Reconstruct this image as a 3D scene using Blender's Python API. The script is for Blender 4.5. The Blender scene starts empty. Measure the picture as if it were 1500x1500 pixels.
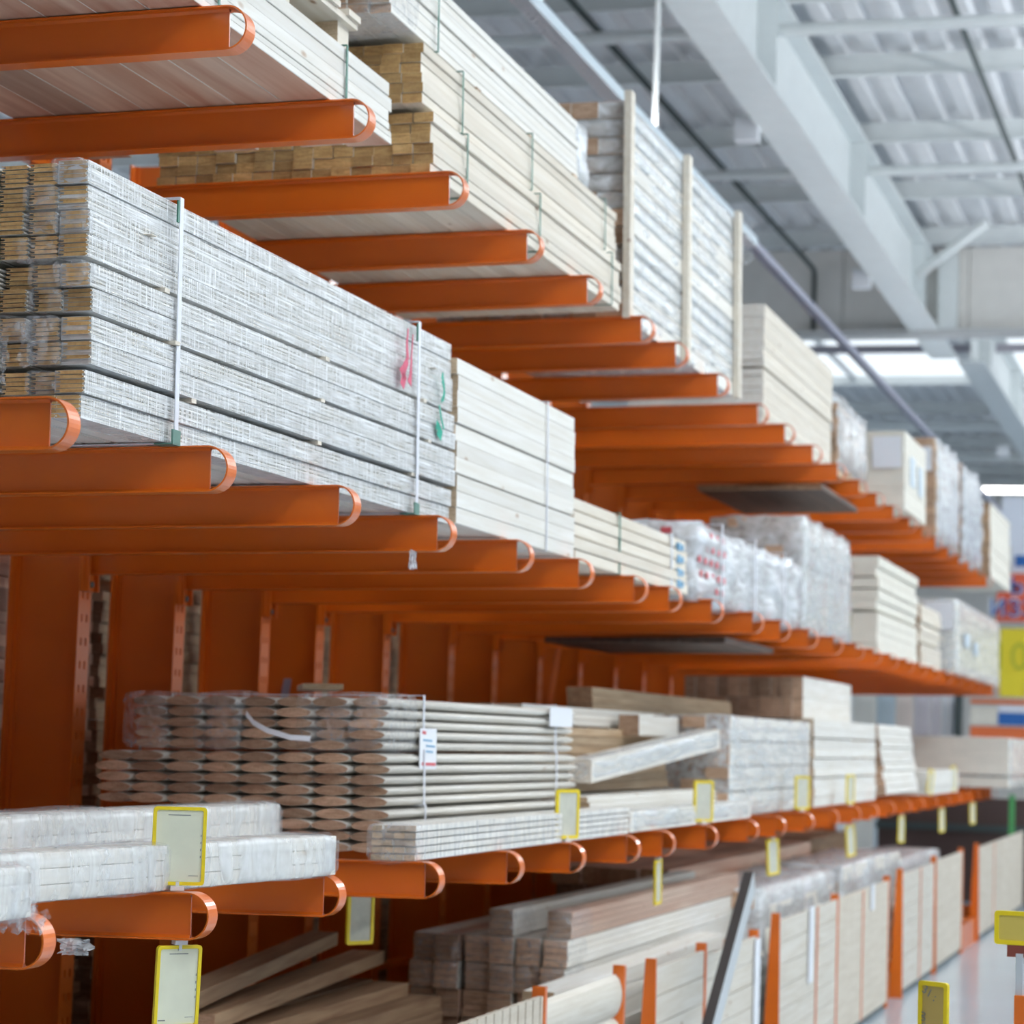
import bpy, bmesh, math, random
from mathutils import Matrix, Vector
random.seed(7)
RND = random.Random(11)
sc = bpy.context.scene
COL = bpy.data.collections.new('timber_hall'); sc.collection.children.link(COL)

# ------------------------------------------------------------------ materials
def newmat(name):
    m = bpy.data.materials.new(name); m.use_nodes = True
    nt = m.node_tree; b = nt.nodes['Principled BSDF']
    return m, nt, b
def N(nt, t, **k):
    n = nt.nodes.new(t)
    for a, v in k.items(): setattr(n, a, v)
    return n
def ramp(nt, stops):
    r = N(nt, 'ShaderNodeValToRGB'); e = r.color_ramp.elements
    e[0].position, e[0].color = stops[0][0], (*stops[0][1], 1)
    e[1].position, e[1].color = stops[-1][0], (*stops[-1][1], 1)
    for p, c in stops[1:-1]:
        x = e.new(p); x.color = (*c, 1)
    return r
def L(nt, a, b): nt.links.new(a, b)
def coords(nt, scale, rnd=True):
    tc = N(nt, 'ShaderNodeTexCoord'); mp = N(nt, 'ShaderNodeMapping'); mp.inputs['Scale'].default_value = scale
    if rnd:
        oi = N(nt, 'ShaderNodeObjectInfo'); vm = N(nt, 'ShaderNodeVectorMath', operation='MULTIPLY_ADD')
        vm.inputs[1].default_value = (13.7, 9.1, 5.3)
        cb = N(nt, 'ShaderNodeCombineXYZ')
        for i in range(3): L(nt, oi.outputs['Random'], cb.inputs[i])
        L(nt, cb.outputs[0], vm.inputs[0]); L(nt, tc.outputs['Object'], vm.inputs[2]); L(nt, vm.outputs[0], mp.inputs['Vector'])
    else: L(nt, tc.outputs['Object'], mp.inputs['Vector'])
    return mp
def vary(nt, colsock, amt=.18, warm=.0):
    oi = N(nt, 'ShaderNodeObjectInfo'); mr = N(nt, 'ShaderNodeMapRange')
    mr.inputs['To Min'].default_value = 1 - amt; mr.inputs['To Max'].default_value = 1 + amt * .5
    hs = N(nt, 'ShaderNodeHueSaturation')
    L(nt, oi.outputs['Random'], mr.inputs['Value']); L(nt, mr.outputs[0], hs.inputs['Value']); L(nt, colsock, hs.inputs['Color'])
    return hs.outputs['Color']
def wood(name, a, b, knot=(.3, .16, .08), amt=.15, rough=.6, knots=True, fr=26):
    m, nt, p = newmat(name)
    mp = coords(nt, (fr, fr/20, fr)); n = N(nt, 'ShaderNodeTexNoise'); n.inputs['Scale'].default_value = 1.6; n.inputs['Detail'].default_value = 5; n.inputs['Distortion'].default_value = .6
    L(nt, mp.outputs[0], n.inputs['Vector'])
    r = ramp(nt, [(.3, b), (.7, a)]); L(nt, n.outputs['Fac'], r.inputs[0]); col = r.outputs[0]
    if knots:
        mk = coords(nt, (9, 3.2, 9)); v = N(nt, 'ShaderNodeTexVoronoi'); v.inputs['Scale'].default_value = .9; L(nt, mk.outputs[0], v.inputs['Vector'])
        rk = ramp(nt, [(.03, (1, 1, 1)), (.085, (0, 0, 0))]); L(nt, v.outputs['Distance'], rk.inputs[0])
        mx = N(nt, 'ShaderNodeMix', data_type='RGBA'); mx.inputs[7].default_value = (*knot, 1)
        L(nt, rk.outputs[0], mx.inputs[0]); L(nt, col, mx.inputs[6]); col = mx.outputs[2]
    col = vary(nt, col, amt)
    L(nt, col, p.inputs['Base Color']); p.inputs['Roughness'].default_value = rough
    bp = N(nt, 'ShaderNodeBump'); bp.inputs['Strength'].default_value = .12; bp.inputs['Distance'].default_value = .004
    L(nt, n.outputs['Fac'], bp.inputs['Height']); L(nt, bp.outputs[0], p.inputs['Normal'])
    return m
def endgrain(name, a, b, amt=.3):
    m, nt, p = newmat(name)
    mp = coords(nt, (9, .2, 55)); n = N(nt, 'ShaderNodeTexNoise'); n.inputs['Scale'].default_value = 1.4; n.inputs['Detail'].default_value = 3; n.inputs['Distortion'].default_value = 1.2
    L(nt, mp.outputs[0], n.inputs['Vector'])
    m2 = coords(nt, (1, .2, 1)); n2 = N(nt, 'ShaderNodeTexNoise'); n2.inputs['Scale'].default_value = 150; L(nt, m2.outputs[0], n2.inputs['Vector'])
    ad = N(nt, 'ShaderNodeMath', operation='MULTIPLY_ADD'); ad.inputs[1].default_value = .7; L(nt, n.outputs['Fac'], ad.inputs[0])
    sb = N(nt, 'ShaderNodeMath', operation='MULTIPLY'); sb.inputs[1].default_value = .3; L(nt, n2.outputs['Fac'], sb.inputs[0]); L(nt, sb.outputs[0], ad.inputs[2])
    r = ramp(nt, [(.36, b), (.62, a)]); L(nt, ad.outputs[0], r.inputs[0])
    L(nt, vary(nt, r.outputs[0], amt), p.inputs['Base Color']); p.inputs['Roughness'].default_value = .85
    return m
def plain(name, c, rough=.5, metal=0, noise=.0, coat=0, nscale=6):
    m, nt, p = newmat(name); p.inputs['Roughness'].default_value = rough; p.inputs['Metallic'].default_value = metal
    p.inputs['Coat Weight'].default_value = coat
    mp = coords(nt, (1, 1, 1)); n = N(nt, 'ShaderNodeTexNoise'); n.inputs['Scale'].default_value = nscale; n.inputs['Detail'].default_value = 4
    L(nt, mp.outputs[0], n.inputs['Vector'])
    lo = tuple(x * (1 - noise) for x in c); hi = tuple(min(1, x * (1 + noise * .5)) for x in c)
    r = ramp(nt, [(.3, lo), (.7, hi)]); L(nt, n.outputs['Fac'], r.inputs[0]); L(nt, r.outputs[0], p.inputs['Base Color'])
    return m
def film(name, lo=.12, hi=.75, scale=(30, 3, 30), tint=(.86, .91, .95), ns=1.0, bump=.6, rough=.14, cross=False, tr=(1, 1, 1)):
    m, nt, p = newmat(name); p.inputs['Base Color'].default_value = (*tint, 1); p.inputs['Roughness'].default_value = rough
    p.inputs['Specular IOR Level'].default_value = .8
    out = nt.nodes['Material Output']; t = N(nt, 'ShaderNodeBsdfTransparent'); t.inputs[0].default_value = (*tr, 1); mx = N(nt, 'ShaderNodeMixShader')
    mp = coords(nt, scale); n = N(nt, 'ShaderNodeTexNoise'); n.inputs['Scale'].default_value = ns; n.inputs['Detail'].default_value = 6; n.inputs['Distortion'].default_value = .8
    L(nt, mp.outputs[0], n.inputs['Vector']); mr = N(nt, 'ShaderNodeMapRange'); mr.inputs[1].default_value = .35; mr.inputs[2].default_value = .68; mr.inputs[3].default_value = lo; mr.inputs[4].default_value = hi
    L(nt, n.outputs['Fac'], mr.inputs[0]); fac = mr.outputs[0]
    if cross:
        m2 = coords(nt, (6, 240, 9)); n2 = N(nt, 'ShaderNodeTexNoise'); n2.inputs['Scale'].default_value = 1; n2.inputs['Detail'].default_value = 3; L(nt, m2.outputs[0], n2.inputs['Vector'])
        m3 = coords(nt, (5, 4, 260)); n3 = N(nt, 'ShaderNodeTexNoise'); n3.inputs['Scale'].default_value = 1; n3.inputs['Detail'].default_value = 2; L(nt, m3.outputs[0], n3.inputs['Vector'])
        mxx = N(nt, 'ShaderNodeMath', operation='MAXIMUM'); L(nt, n2.outputs['Fac'], mxx.inputs[0]); L(nt, n3.outputs['Fac'], mxx.inputs[1])
        r2 = N(nt, 'ShaderNodeMapRange'); r2.inputs[1].default_value = .42; r2.inputs[2].default_value = .68; r2.inputs[3].default_value = lo; r2.inputs[4].default_value = hi; L(nt, mxx.outputs[0], r2.inputs[0])
        av = N(nt, 'ShaderNodeMath', operation='MULTIPLY_ADD'); av.inputs[1].default_value = .35; L(nt, fac, av.inputs[0])
        sc2 = N(nt, 'ShaderNodeMath', operation='MULTIPLY'); sc2.inputs[1].default_value = .65; L(nt, r2.outputs[0], sc2.inputs[0]); L(nt, sc2.outputs[0], av.inputs[2]); fac = av.outputs[0]
    bp = N(nt, 'ShaderNodeBump'); bp.inputs['Strength'].default_value = bump; bp.inputs['Distance'].default_value = .01
    L(nt, n.outputs['Fac'], bp.inputs['Height']); L(nt, bp.outputs[0], p.inputs['Normal'])
    L(nt, fac, mx.inputs[0]); L(nt, t.outputs[0], mx.inputs[1]); L(nt, p.outputs[0], mx.inputs[2]); L(nt, mx.outputs[0], out.inputs[0])
    return m
def emit(name, c, s):
    m, nt, p = newmat(name); p.inputs['Base Color'].default_value = (*c, 1); p.inputs['Emission Color'].default_value = (*c, 1); p.inputs['Emission Strength'].default_value = s
    return m

ORANGE = plain('orange_paint', (.76, .155, .009), .30, 0, .07, .35, 3)
PALE = wood('pale_planed_pine', (.80, .74, .64), (.70, .62, .50), amt=.12)
WHITE = wood('whitish_planed_pine', (.84, .82, .77), (.74, .70, .62), knot=(.5, .38, .28), amt=.1)
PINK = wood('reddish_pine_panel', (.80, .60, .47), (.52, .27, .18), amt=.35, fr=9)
TAN = wood('rough_tan_timber', (.56, .42, .27), (.38, .25, .14), amt=.28)
GREYW = wood('grey_brown_timber', (.55, .38, .23), (.34, .20, .115), amt=.3)
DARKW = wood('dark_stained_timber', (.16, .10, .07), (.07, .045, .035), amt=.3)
END = endgrain('tan_end_grain', (.70, .46, .20), (.44, .25, .09))
ENDP = endgrain('pale_end_grain', (.70, .55, .38), (.50, .36, .22))
ENDB = endgrain('brown_end_grain', (.66, .46, .32), (.42, .26, .165), .35)
CREAM = plain('cream_panel', (.80, .76, .66), .6, 0, .06)
FILM = film('stretch_film', .15, .68, bump=1.0)
FILMX = film('cross_wound_film', .04, .92, (14, 6, 60), (.95, .98, 1.0), 1.0, .25, .3, True)
FILMC = film('clear_crumpled_film', .0, .34, (22, 34, 22), (.86, .9, .95), 1.5, 1.0, .08)
FILMW = film('milky_wrap', .50, .98, (10, 3, 16), (.86, .90, .94), 1.6, 1.0, .15)
FILML = film('light_film', .0, .35, (8, 30, 8), (.92,.95,1.0), 1.2, .3, .15)
FILMP = film('pleated_film', .12, .62, (4, 11, 4), (.90,.93,.95), 1.3, .3, .18)
FILMR = film('shiny_wrap', .35, .8, (7, 3, 9), (.84, .89, .92), 2.2, 1.0, .08)
STRAPW = plain('white_strap', (.78, .80, .86), .35)
STRAPG = plain('green_strap', (.02, .16, .11), .4)
YELLOW = plain('yellow_plastic', (.84, .64, .01), .4, 0, .05)
PAPER = plain('aged_paper', (.76, .77, .60), .7, 0, .07, 0, 12)
PAPERY = plain('yellow_card', (.50, .36, .10), .6, 0, .05)
WHITEP = plain('white_label', (.86, .88, .92), .5)
INK = plain('grey_ink', (.22, .23, .22), .6)
INKB = plain('blue_print', (.20, .42, .62), .5)
PALEB = plain('pale_blue_print', (.58, .66, .72), .5)
REDP = plain('red_print', (.62, .10, .12), .5)
CLEAR = plain('white_magnet', (.72, .74, .74), .3)
GREYM = plain('light_grey_paint', (.78, .82, .82), .5, 0, .04)
DECKM = plain('grey_deck', (.70, .72, .74), .55, 0, .06)
WALLM = plain('grey_wall_panel', (.80, .78, .74), .7, 0, .04)
DARKM = plain('dark_conduit', (.05, .07, .07), .5)
STEEL = plain('brushed_aluminium', (.66, .70, .72), .35, .3)
BLACKP = plain('dark_side_metal', (.03, .022, .02), .5)
REDM = plain('crimson_spray_paint', (.62, .09, .16), .6)
GREENM = plain('green_spray_paint', (.0, .33, .22), .6)
LAMP = emit('lamp_tube', (1, .98, .95), 9)

# ------------------------------------------------------------------ mesh builder
class MB:
    def __init__(s): s.v = []; s.f = []; s.m = []; s.sm = []
    def quadbox(s, P, mi=(0,)*6):           # 8 corners: bottom 4 (ccw), top 4
        o = len(s.v); s.v += [tuple(p) for p in P]
        fs = [(0,3,2,1), (4,5,6,7), (0,1,5,4), (1,2,6,5), (2,3,7,6), (3,0,4,7)]   # -z,+z,-y,+x,+y,-x
        for k, f in enumerate(fs): s.f.append(tuple(o+i for i in f)); s.m.append(mi[k]); s.sm.append(False)
        return s
    def box(s, x0, x1, y0, y1, z0, z1, side=0, end=None):
        e = side if end is None else end
        return s.quadbox([(x0,y0,z0),(x1,y0,z0),(x1,y1,z0),(x0,y1,z0),(x0,y0,z1),(x1,y0,z1),(x1,y1,z1),(x0,y1,z1)], (side,side,e,side,e,side))
    def face(s, pts, mi=0):
        o = len(s.v); s.v += [tuple(p) for p in pts]; s.f.append(tuple(range(o, o+len(pts)))); s.m.append(mi); s.sm.append(False); return s
    def prism_y(s, prof, y0, y1, side=0, end=0, smooth=False):     # profile in x,z extruded along y
        o = len(s.v); n = len(prof)
        s.v += [(x, y0, z) for x, z in prof] + [(x, y1, z) for x, z in prof]
        for i in range(n):
            j = (i+1) % n; s.f.append((o+i, o+n+i, o+n+j, o+j)); s.m.append(side); s.sm.append(smooth)
        s.f.append(tuple(o+i for i in range(n))); s.m.append(end); s.sm.append(False)
        s.f.append(tuple(o+n+i for i in reversed(range(n)))); s.m.append(end); s.sm.append(False); return s
    def tube(s, pts, r, n=8, mi=0):
        pts = [Vector(p) for p in pts]; o = len(s.v)
        for k, p in enumerate(pts):
            d = (pts[min(k+1, len(pts)-1)] - pts[max(k-1, 0)]).normalized()
            a = d.cross(Vector((0,0,1)));  a = a if a.length > .01 else d.cross(Vector((1,0,0))); a.normalize(); b = d.cross(a)
            for i in range(n):
                t = 2*math.pi*i/n; s.v.append(tuple(p + r*(math.cos(t)*a + math.sin(t)*b)))
        for k in range(len(pts)-1):
            for i in range(n):
                j = (i+1) % n; s.f.append((o+k*n+i, o+k*n+j, o+(k+1)*n+j, o+(k+1)*n+i)); s.m.append(mi); s.sm.append(True)
        s.f.append(tuple(o+i for i in reversed(range(n)))); s.m.append(mi); s.sm.append(False)
        e = o+(len(pts)-1)*n; s.f.append(tuple(e+i for i in range(n))); s.m.append(mi); s.sm.append(False); return s
    def strip(s, pts, w, axis=(0,1,0), t=.0012, mi=0):             # flat band along pts, width along axis
        ax = Vector(axis).normalized()*w*.5; pts = [Vector(p) for p in pts]
        for k in range(len(pts)-1):
            a, b = pts[k], pts[k+1]; d = (b-a).normalized(); nn = d.cross(ax).normalized()*t
            s.quadbox([a-ax-nn, a+ax-nn, b+ax-nn, b-ax-nn, a-ax+nn, a+ax+nn, b+ax+nn, b-ax+nn], (mi,)*6)
        return s
    def mesh(s, name, mats):
        me = bpy.data.meshes.new(name); me.from_pydata(s.v, [], s.f)
        for m in mats: me.materials.append(m)
        for p, mi, sm in zip(me.polygons, s.m, s.sm): p.material_index = mi; p.use_smooth = sm
        me.update(); bm = bmesh.new(); bm.from_mesh(me); bmesh.ops.recalc_face_normals(bm, faces=bm.faces); bm.to_mesh(me); bm.free()
        return me
    def build(s, name, mats, parent=None, loc=(0,0,0), rot=(0,0,0)):
        return place(name, s.mesh(name, mats if isinstance(mats, (list, tuple)) else [mats]), parent, loc, rot)
def place(name, me, parent=None, loc=(0,0,0), rot=(0,0,0)):
    o = bpy.data.objects.new(name, me); COL.objects.link(o); o.location = loc; o.rotation_euler = rot
    if parent: o.parent = parent
    return o
def tag(o, label=None, cat=None, group=None, kind=None):
    if label: o['label'] = label
    if cat: o['category'] = cat
    if group: o['group'] = group
    if kind: o['kind'] = kind
    return o
def thing(name, label, cat, loc=(0,0,0), rot=(0,0,0), group=None):
    o = bpy.data.objects.new(name, None); COL.objects.link(o); o.location = loc; o.rotation_euler = rot; o.empty_display_size = .1
    return tag(o, label, cat, group)
def struct(o): o['kind'] = 'structure'; return o
def text(name, body, size, mat, parent, loc, rot, ext=.002):
    cu = bpy.data.curves.new(name, 'FONT'); cu.body = body; cu.size = size; cu.extrude = ext; cu.align_x = 'CENTER'; cu.align_y = 'CENTER'; cu.materials.append(mat)
    o = bpy.data.objects.new('tmp_text', cu); COL.objects.link(o); bpy.context.view_layer.update()
    me = bpy.data.meshes.new_from_object(o.evaluated_get(bpy.context.evaluated_depsgraph_get())); me.name = name; bpy.data.objects.remove(o)
    return place(name, me, parent, loc, rot)

# ------------------------------------------------------------------ generic timber pieces
BOARDS = {}
def board_mesh(w, h, ln, side, end, bev=.0015):
    k = (round(w,4), round(h,4), round(ln,2), side.name, end.name)
    if k not in BOARDS:
        b = bev; x0, x1 = -w, 0
        prof = [(x0+b,0),(x1-b,0),(x1,b),(x1,h-b),(x1-b,h),(x0+b,h),(x0,h-b),(x0,b)]
        BOARDS[k] = MB().prism_y(prof, 0, ln, 0, 1).mesh('board', [side, end])
    return BOARDS[k]
TILT = -.0201
def bundle(name, label, x, y0, y1, z0, cols, rows, w, h, side=PALE, end=END, jy=.012, jx=.003, gaps={}, part='board', cat='timber bundle', group=None, rot=(0,TILT,0), skip=None, gapx=.0012, wob=0, root=None):
    t = root or thing(name, label, cat, (x, y0, z0), rot, group); ln = y1-y0; z = 0
    hs = h if isinstance(h, (list, tuple)) else [h]*rows
    for r in range(rows):
        z += gaps.get(r, 0); dx = RND.uniform(-jx, jx) + (math.sin(r*1.3)*wob)
        for c in range(cols):
            if skip and skip(r, c): continue
            place(part, board_mesh(w-gapx, hs[r]-.001, ln, side, end), t, (-c*w+dx+RND.uniform(-jx,jx)*.3, RND.uniform(-jy, jy), z))
        z += hs[r]
    t['h'] = z; del t['h']
    return t, z
def shell(w, ln, h, amp, seed, off=.006, nx=6, ny=16, nz=6, round_=.015):
    """crumpled plastic skin round a box 0..-w, 0..ln, 0..h"""
    bm = bmesh.new(); bmesh.ops.create_cube(bm, size=1)
    bmesh.ops.subdivide_edges(bm, edges=[e for e in bm.edges if abs(e.verts[0].co.x-e.verts[1].co.x) > .5], cuts=nx)
    bmesh.ops.subdivide_edges(bm, edges=[e for e in bm.edges if abs(e.verts[0].co.y-e.verts[1].co.y) > .5], cuts=ny, use_grid_fill=True)
    bmesh.ops.subdivide_edges(bm, edges=[e for e in bm.edges if abs(e.verts[0].co.z-e.verts[1].co.z) > .5], cuts=nz, use_grid_fill=True)
    from mathutils import noise
    for v in bm.verts:
        c = v.co; p = Vector(((c.x-.5)*w, (c.y+.5)*ln, (c.z+.5)*h))
        d = Vector((1 if c.x > .49 else -1 if c.x < -.49 else 0, 1 if c.y > .49 else -1 if c.y < -.49 else 0, 1 if c.z > .49 else -1 if c.z < -.49 else 0))
        q = noise.noise(Vector((p.x*9+seed, p.y*4, p.z*9)))
        k = d.length; pull = -round_*.35*(k > 1.2) - round_*.4*(k > 1.6)
        v.co = p + d*(off + pull) + d*max(0, q)*amp
    me = bpy.data.meshes.new('plastic_wrap'); 
    for f in bm.faces: f.smooth = round_ > .003
    bm.to_mesh(me); bm.free()
    return me
def wrap(t, w, ln, h, amp=.01, mat=FILM, seed=0, name='plastic_wrap', loc=(0,0,0), **k):
    me = shell(w, ln, h, amp, seed, **k); me.materials.append(mat)
    return place(name, me, t, loc)
def strap(t, y, w, h, mat, wd=.014, name='strap', off=.006):
    b = MB(); o = off
    b.strip([(o,y,-o*.3),(o,y,h+o),(-w-o,y,h+o),(-w-o,y,-o*.3),(o,y,-o*.3)], wd); return b.build(name, mat, t)
def crumple(name, pts_size, seed, mat, parent, loc, rot=(0,0,0), n=9, depth=.03):
    """a crumpled scrap of film"""
    from mathutils import noise
    sx, sz = pts_size; b = MB(); idx = {}
    for i in range(n+1):
        for j in range(n+1):
            u, v = i/n-.5, j/n-.5; rr = 1 + .35*noise.noise(Vector((u*4+seed, v*4, 1)))
            b.v.append((u*sx*rr, depth*noise.noise(Vector((u*5+seed, v*6, seed))), v*sz*rr))
    for i in range(n):
        for j in range(n):
            if (i in (0,n-1) and j in (0,n-1)): continue
            a = i*(n+1)+j; b.f.append((a, a+n+1, a+n+2, a+1)); b.m.append(0); b.sm.append(False)
    return b.build(name, mat, parent, loc, rot)

# ------------------------------------------------------------------ camera (real lens, level fitted from the arms)
Rv = Vector((.96200186, .27105821, .0328614)); Uv = Vector((-.00789232, -.09269762, .99566303)); Fv = Vector((-.27292881, .95808903, .087036))
cd = bpy.data.cameras.new('camera'); cam = bpy.data.objects.new('camera', cd); COL.objects.link(cam)
cam.matrix_world = Matrix.Translation((0,0,1.75)) @ Matrix((Rv, Uv, -Fv)).transposed().to_4x4()
cd.sensor_width = 36; cd.lens = 3707.1/1500*36; cd.clip_start = .1; cd.clip_end = 200
cd.dof.use_dof = True; cd.dof.focus_distance = 5.75; cd.dof.aperture_fstop = (cd.lens/1000)/.0195
sc.camera = cam

# ------------------------------------------------------------------ cantilever rack
AY = [4.68,5.53,6.43,7.32,8.22,9.07,9.98,10.65,11.59,12.65,13.47,14.43,15.40,16.35,17.20,18.10,19.05,19.90,20.82,21.80,22.70,23.6,24.5,25.4,26.3]
LZ = [1.357, 2.402, 3.463]; XT = -2.32; XC = -3.905; H = .11; INC = .0201
rack = thing('cantilever_rack', 'long orange steel cantilever rack with three levels of round-nosed arms', 'storage rack', (XC, 4.68, 0))
def arm_mesh(ln):
    """x from 0 (root) to ln (web end); top of the arm at z=0"""
    b = MB(); fw, t = .0275, .004
    b.box(0, ln, -.0025, .0025, -H+t, -t)
    # flange band: top, half circle, bottom as one bent strip
    outer = [(0, 0)] + [(ln*i/4, 0) for i in range(1, 4)] + [(ln + math.sin(a)*H/2, -H/2+math.cos(a)*H/2) for a in [math.pi*i/20 for i in range(21)]] + [(0, -H)]
    inner = [(0, -t)] + [(ln*i/4, -t) for i in range(1, 4)] + [(ln + math.sin(a)*(H/2-t), -H/2+math.cos(a)*(H/2-t)) for a in [math.pi*i/20 for i in range(21)]] + [(0, -H+t)]
    for k in range(len(outer)-1):
        (ax, az), (bx, bz), (cx, cz), (dx, dz) = outer[k], outer[k+1], inner[k+1], inner[k]
        b.quadbox([(dx,-fw,dz),(cx,-fw,cz),(cx,fw,cz),(dx,fw,dz),(ax,-fw,az),(bx,-fw,bz),(bx,fw,bz),(ax,fw,az)])
    for zz, s_ in ((-t, -1), (-H+t, 1)):    # fillets between web and flanges
        b.prism_y([(0,0)], 0, 0) if False else None
        b.quadbox([(0,-.009,zz),(ln,-.009,zz),(ln,.009,zz),(0,.009,zz),(0,-.0025,zz+s_*.007),(ln,-.0025,zz+s_*.007),(ln,.0025,zz+s_*.007),(0,.0025,zz+s_*.007)])
    return b.mesh('arm', [ORANGE])
AM = arm_mesh(XT-XC)
PM = MB().box(-.001, .012, -.05, .05, -H-.06, .03).box(.012, .03, -.042, -.034, -H-.06, .02).box(.012,.03,.034,.042,-H-.06,.02).mesh('mounting_plate', [ORANGE])
BM = MB().tube([(.012,0,-H-.035),(.026,0,-H-.035)], .012, 6).mesh('bolt', [DARKM])
DROP = (XT-XC)*INC
for li, z in enumerate(LZ):
    for y in AY:
        if li == 2 and y > 26.2: continue
        a = place('arm', AM, rack, (0, y-4.68, z-DROP), (0, -INC, 0))
        place('mounting_plate', PM, a)
        if y < 12: place('bolt', BM, a)
# columns: I section with a perforated front flange
CH = 3.93; CD = .275; FW = .05
def col_mesh():
    b = MB(); b.box(-CD, -.006, -.004, .004, .0, CH); b.box(-CD, -CD+.008, -FW, FW, 0, CH)
    ys = [-FW, -.026, -.013, .013, .026, FW]; z = .1; pitch = .083
    b.box(-.008, 0, -FW, FW, 0, z)
    while z + pitch < CH:
        for k in range(5):
            if k in (1, 3):
                b.box(-.008, 0, ys[k], ys[k+1], z+.028, z+pitch)
            else: b.box(-.008, 0, ys[k], ys[k+1], z, z+pitch)
        z += pitch
    b.box(-.008, 0, -FW, FW, z, CH)
    for zz in (-.02, -.05):                  # root fillets of the web
        pass
    b.box(-CD+.008, -CD+.024, -.012, .012, 0, CH); b.box(-.024, -.008, -.012, .012, 0, CH)
    return b.mesh('column', [ORANGE])
CM = col_mesh()
FM = MB().box(0, 1.45, -.05, -.042, 0, .16).box(0, 1.45, -.05, .05, .152, .16).box(0, 1.45, .042, .05, 0, .16).box(-.4, 1.47, -.06, .06, 0, .008).mesh('foot_beam', [ORANGE])
for y in AY:
    place('column', CM, rack, (0, y-4.68, .0)); place('foot_beam', FM, rack, (0, y-4.68, .0))
def bar(name, p, q, w, t, mat, parent, off=(0,0,0)):
    o = Vector(off); return MB().strip([Vector(p)-o, Vector(q)-o], w, (1,0,0) if abs(Vector(q)[0]-Vector(p)[0]) < .2 else (0,1,0), t).build(name, mat, parent)
OFF = (XC, 4.68, 0)
bar('diagonal_brace', (-4.05,9.98,.3), (-4.05,10.79,2.31), .035, .003, plain('violet_steel', (.30,.26,.34), .5), rack, OFF)
bar('diagonal_brace', (-4.05,14.43,.3), (-4.05,15.40,2.31), .035, .003, ORANGE, rack, OFF)
for z in (.55, 3.7): MB().box(-.2,-.16, 0, AY[-1]-4.68, z, z+.03).build('tie_rail', ORANGE, rack)

# ------------------------------------------------------------------ level 3 goods
Z3 = LZ[2]+.002
t, h = bundle('board_pack', 'wide pale board pack on the topmost arms at upper left, reddish underside', -2.385, 2.6, 6.92, Z3, 7, 6, .137, [.020,.018,.022,.036,.042,.040], WHITE, ENDP, .03, .003)
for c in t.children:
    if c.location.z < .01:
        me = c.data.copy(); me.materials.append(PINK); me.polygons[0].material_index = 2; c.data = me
strap(t, 3.93, .96, h, STRAPG, .012); strap(t, 3.0, .96, h, STRAPG, .012)
# pallet standing on it
p = thing('wooden_pallet', 'pale wooden pallet end standing on the wide board pack, top left', 'pallet', (-2.41, 5.55, Z3+h+.006), (0,TILT,0))
for x in (-.09, -.45, -.84):
    for y in (.02, .53, 1.0): MB().box(x, x+.08, y, y+.09, 0, .078, 0, 1).build('block', [PALE, ENDP], p)
for x in (-.10, -.46, -.86): MB().box(x, x+.11, 0, 1.11, .078, .096).build('stringer', [PALE], p)
for k in range(7): MB().box(-.86, .02, k*.168, k*.168+.10, .096, .114).build('deck_board', [PALE], p)
t, hh = bundle('board_pack', 'strapped whitish board pack riding on the pallet, top left', -2.44, 5.3, 6.55, Z3+h+.124, 4, 8, .2, .03, WHITE, ENDP, .01)
strap(t, .35, .8, hh, STRAPW, .02); strap(t, .95, .8, hh, STRAPW, .02)
# tall strapped lumber
def jag(r, c): return False
t, h = bundle('lumber_bundle', 'lowest of three strapped pine lumber bundles on the topmost arms, square tan ends', -2.385, 7.33, 9.86, Z3, 14, 6, .0655, .0325, PALE, END, .008, .005, wob=.005)
for y in (.35, 1.25, 2.35): strap(t, y, .92, h, STRAPG, .010, off=.012)
t2, h2 = bundle('lumber_bundle', 'middle one of three stacked pine lumber bundles, dark gap below it', -2.405, 7.27, 9.84, Z3+h+.016, 14, 6, .0655, .0315, PALE, END, .008, .003, wob=.003)
for y in (.4, 1.25, 2.35): strap(t2, y, .92, h2, STRAPG, .010, off=.012)
sp = MB().box(-.9,.004,.6,.64,0,.014).box(-.9,.004,1.9,1.94,0,.014); 
for y in (.5, 1.35, 2.1): MB().box(-.92, .004, y, y+.045, -.015, -.001).build('spacer_stick', [TAN], t2)
z = Z3+h+.016+h2
t3, h3 = bundle('lumber_bundle', 'uppermost lumber bundle with shrink film on its end, three white-edged tiers', -2.43, 7.0, 9.42, z+.022, 12, 8, .066, .027, WHITE, ENDB, .02, .005, gaps={4:.006})
for y in (.45,): strap(t3, y, .79, h3, STRAPG, .010, off=.016)
for y in (.9, 1.55, 2.2): MB().box(-.80, .01, y, y+.05, -.021, -.001).build('spacer_stick', [TAN], t3)
wrap(t3, .79, .3, h3, .02, FILMC, 3, loc=(0,-.005,0), ny=6)
wrap(t3, .79, .16, h3, .02, FILMW, 5, loc=(0,2.28,0), ny=6)
# white boards in film with three posts
t, h = bundle('wrapped_board_stack', 'tall film-wrapped white board stack held by three upright battens, topmost level', -2.40, 10.0, 12.45, Z3, 7, 12, .072*1.6, .072, WHITE, ENDB, .02, .004, gaps={k:.004 for k in range(1,12)})
for y in (-.05, 1.12, 2.36):
    MB().box(.006, .036, y, y+.07, -.01, h+.03).build('upright_batten', [PALE], t)
from mathutils import noise as _n
for r in range(12):
    wrap(t, .115*7, 2.45, .070, .006, FILMR, r*3.1, 'plastic_wrap', (0, 0, r*.076), nx=3, ny=24, nz=2, off=.002, round_=.006)
crumple('film_scrap', (.10,.24), 3, FILMC, t, (.03, 2.5, h-.1))
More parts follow.
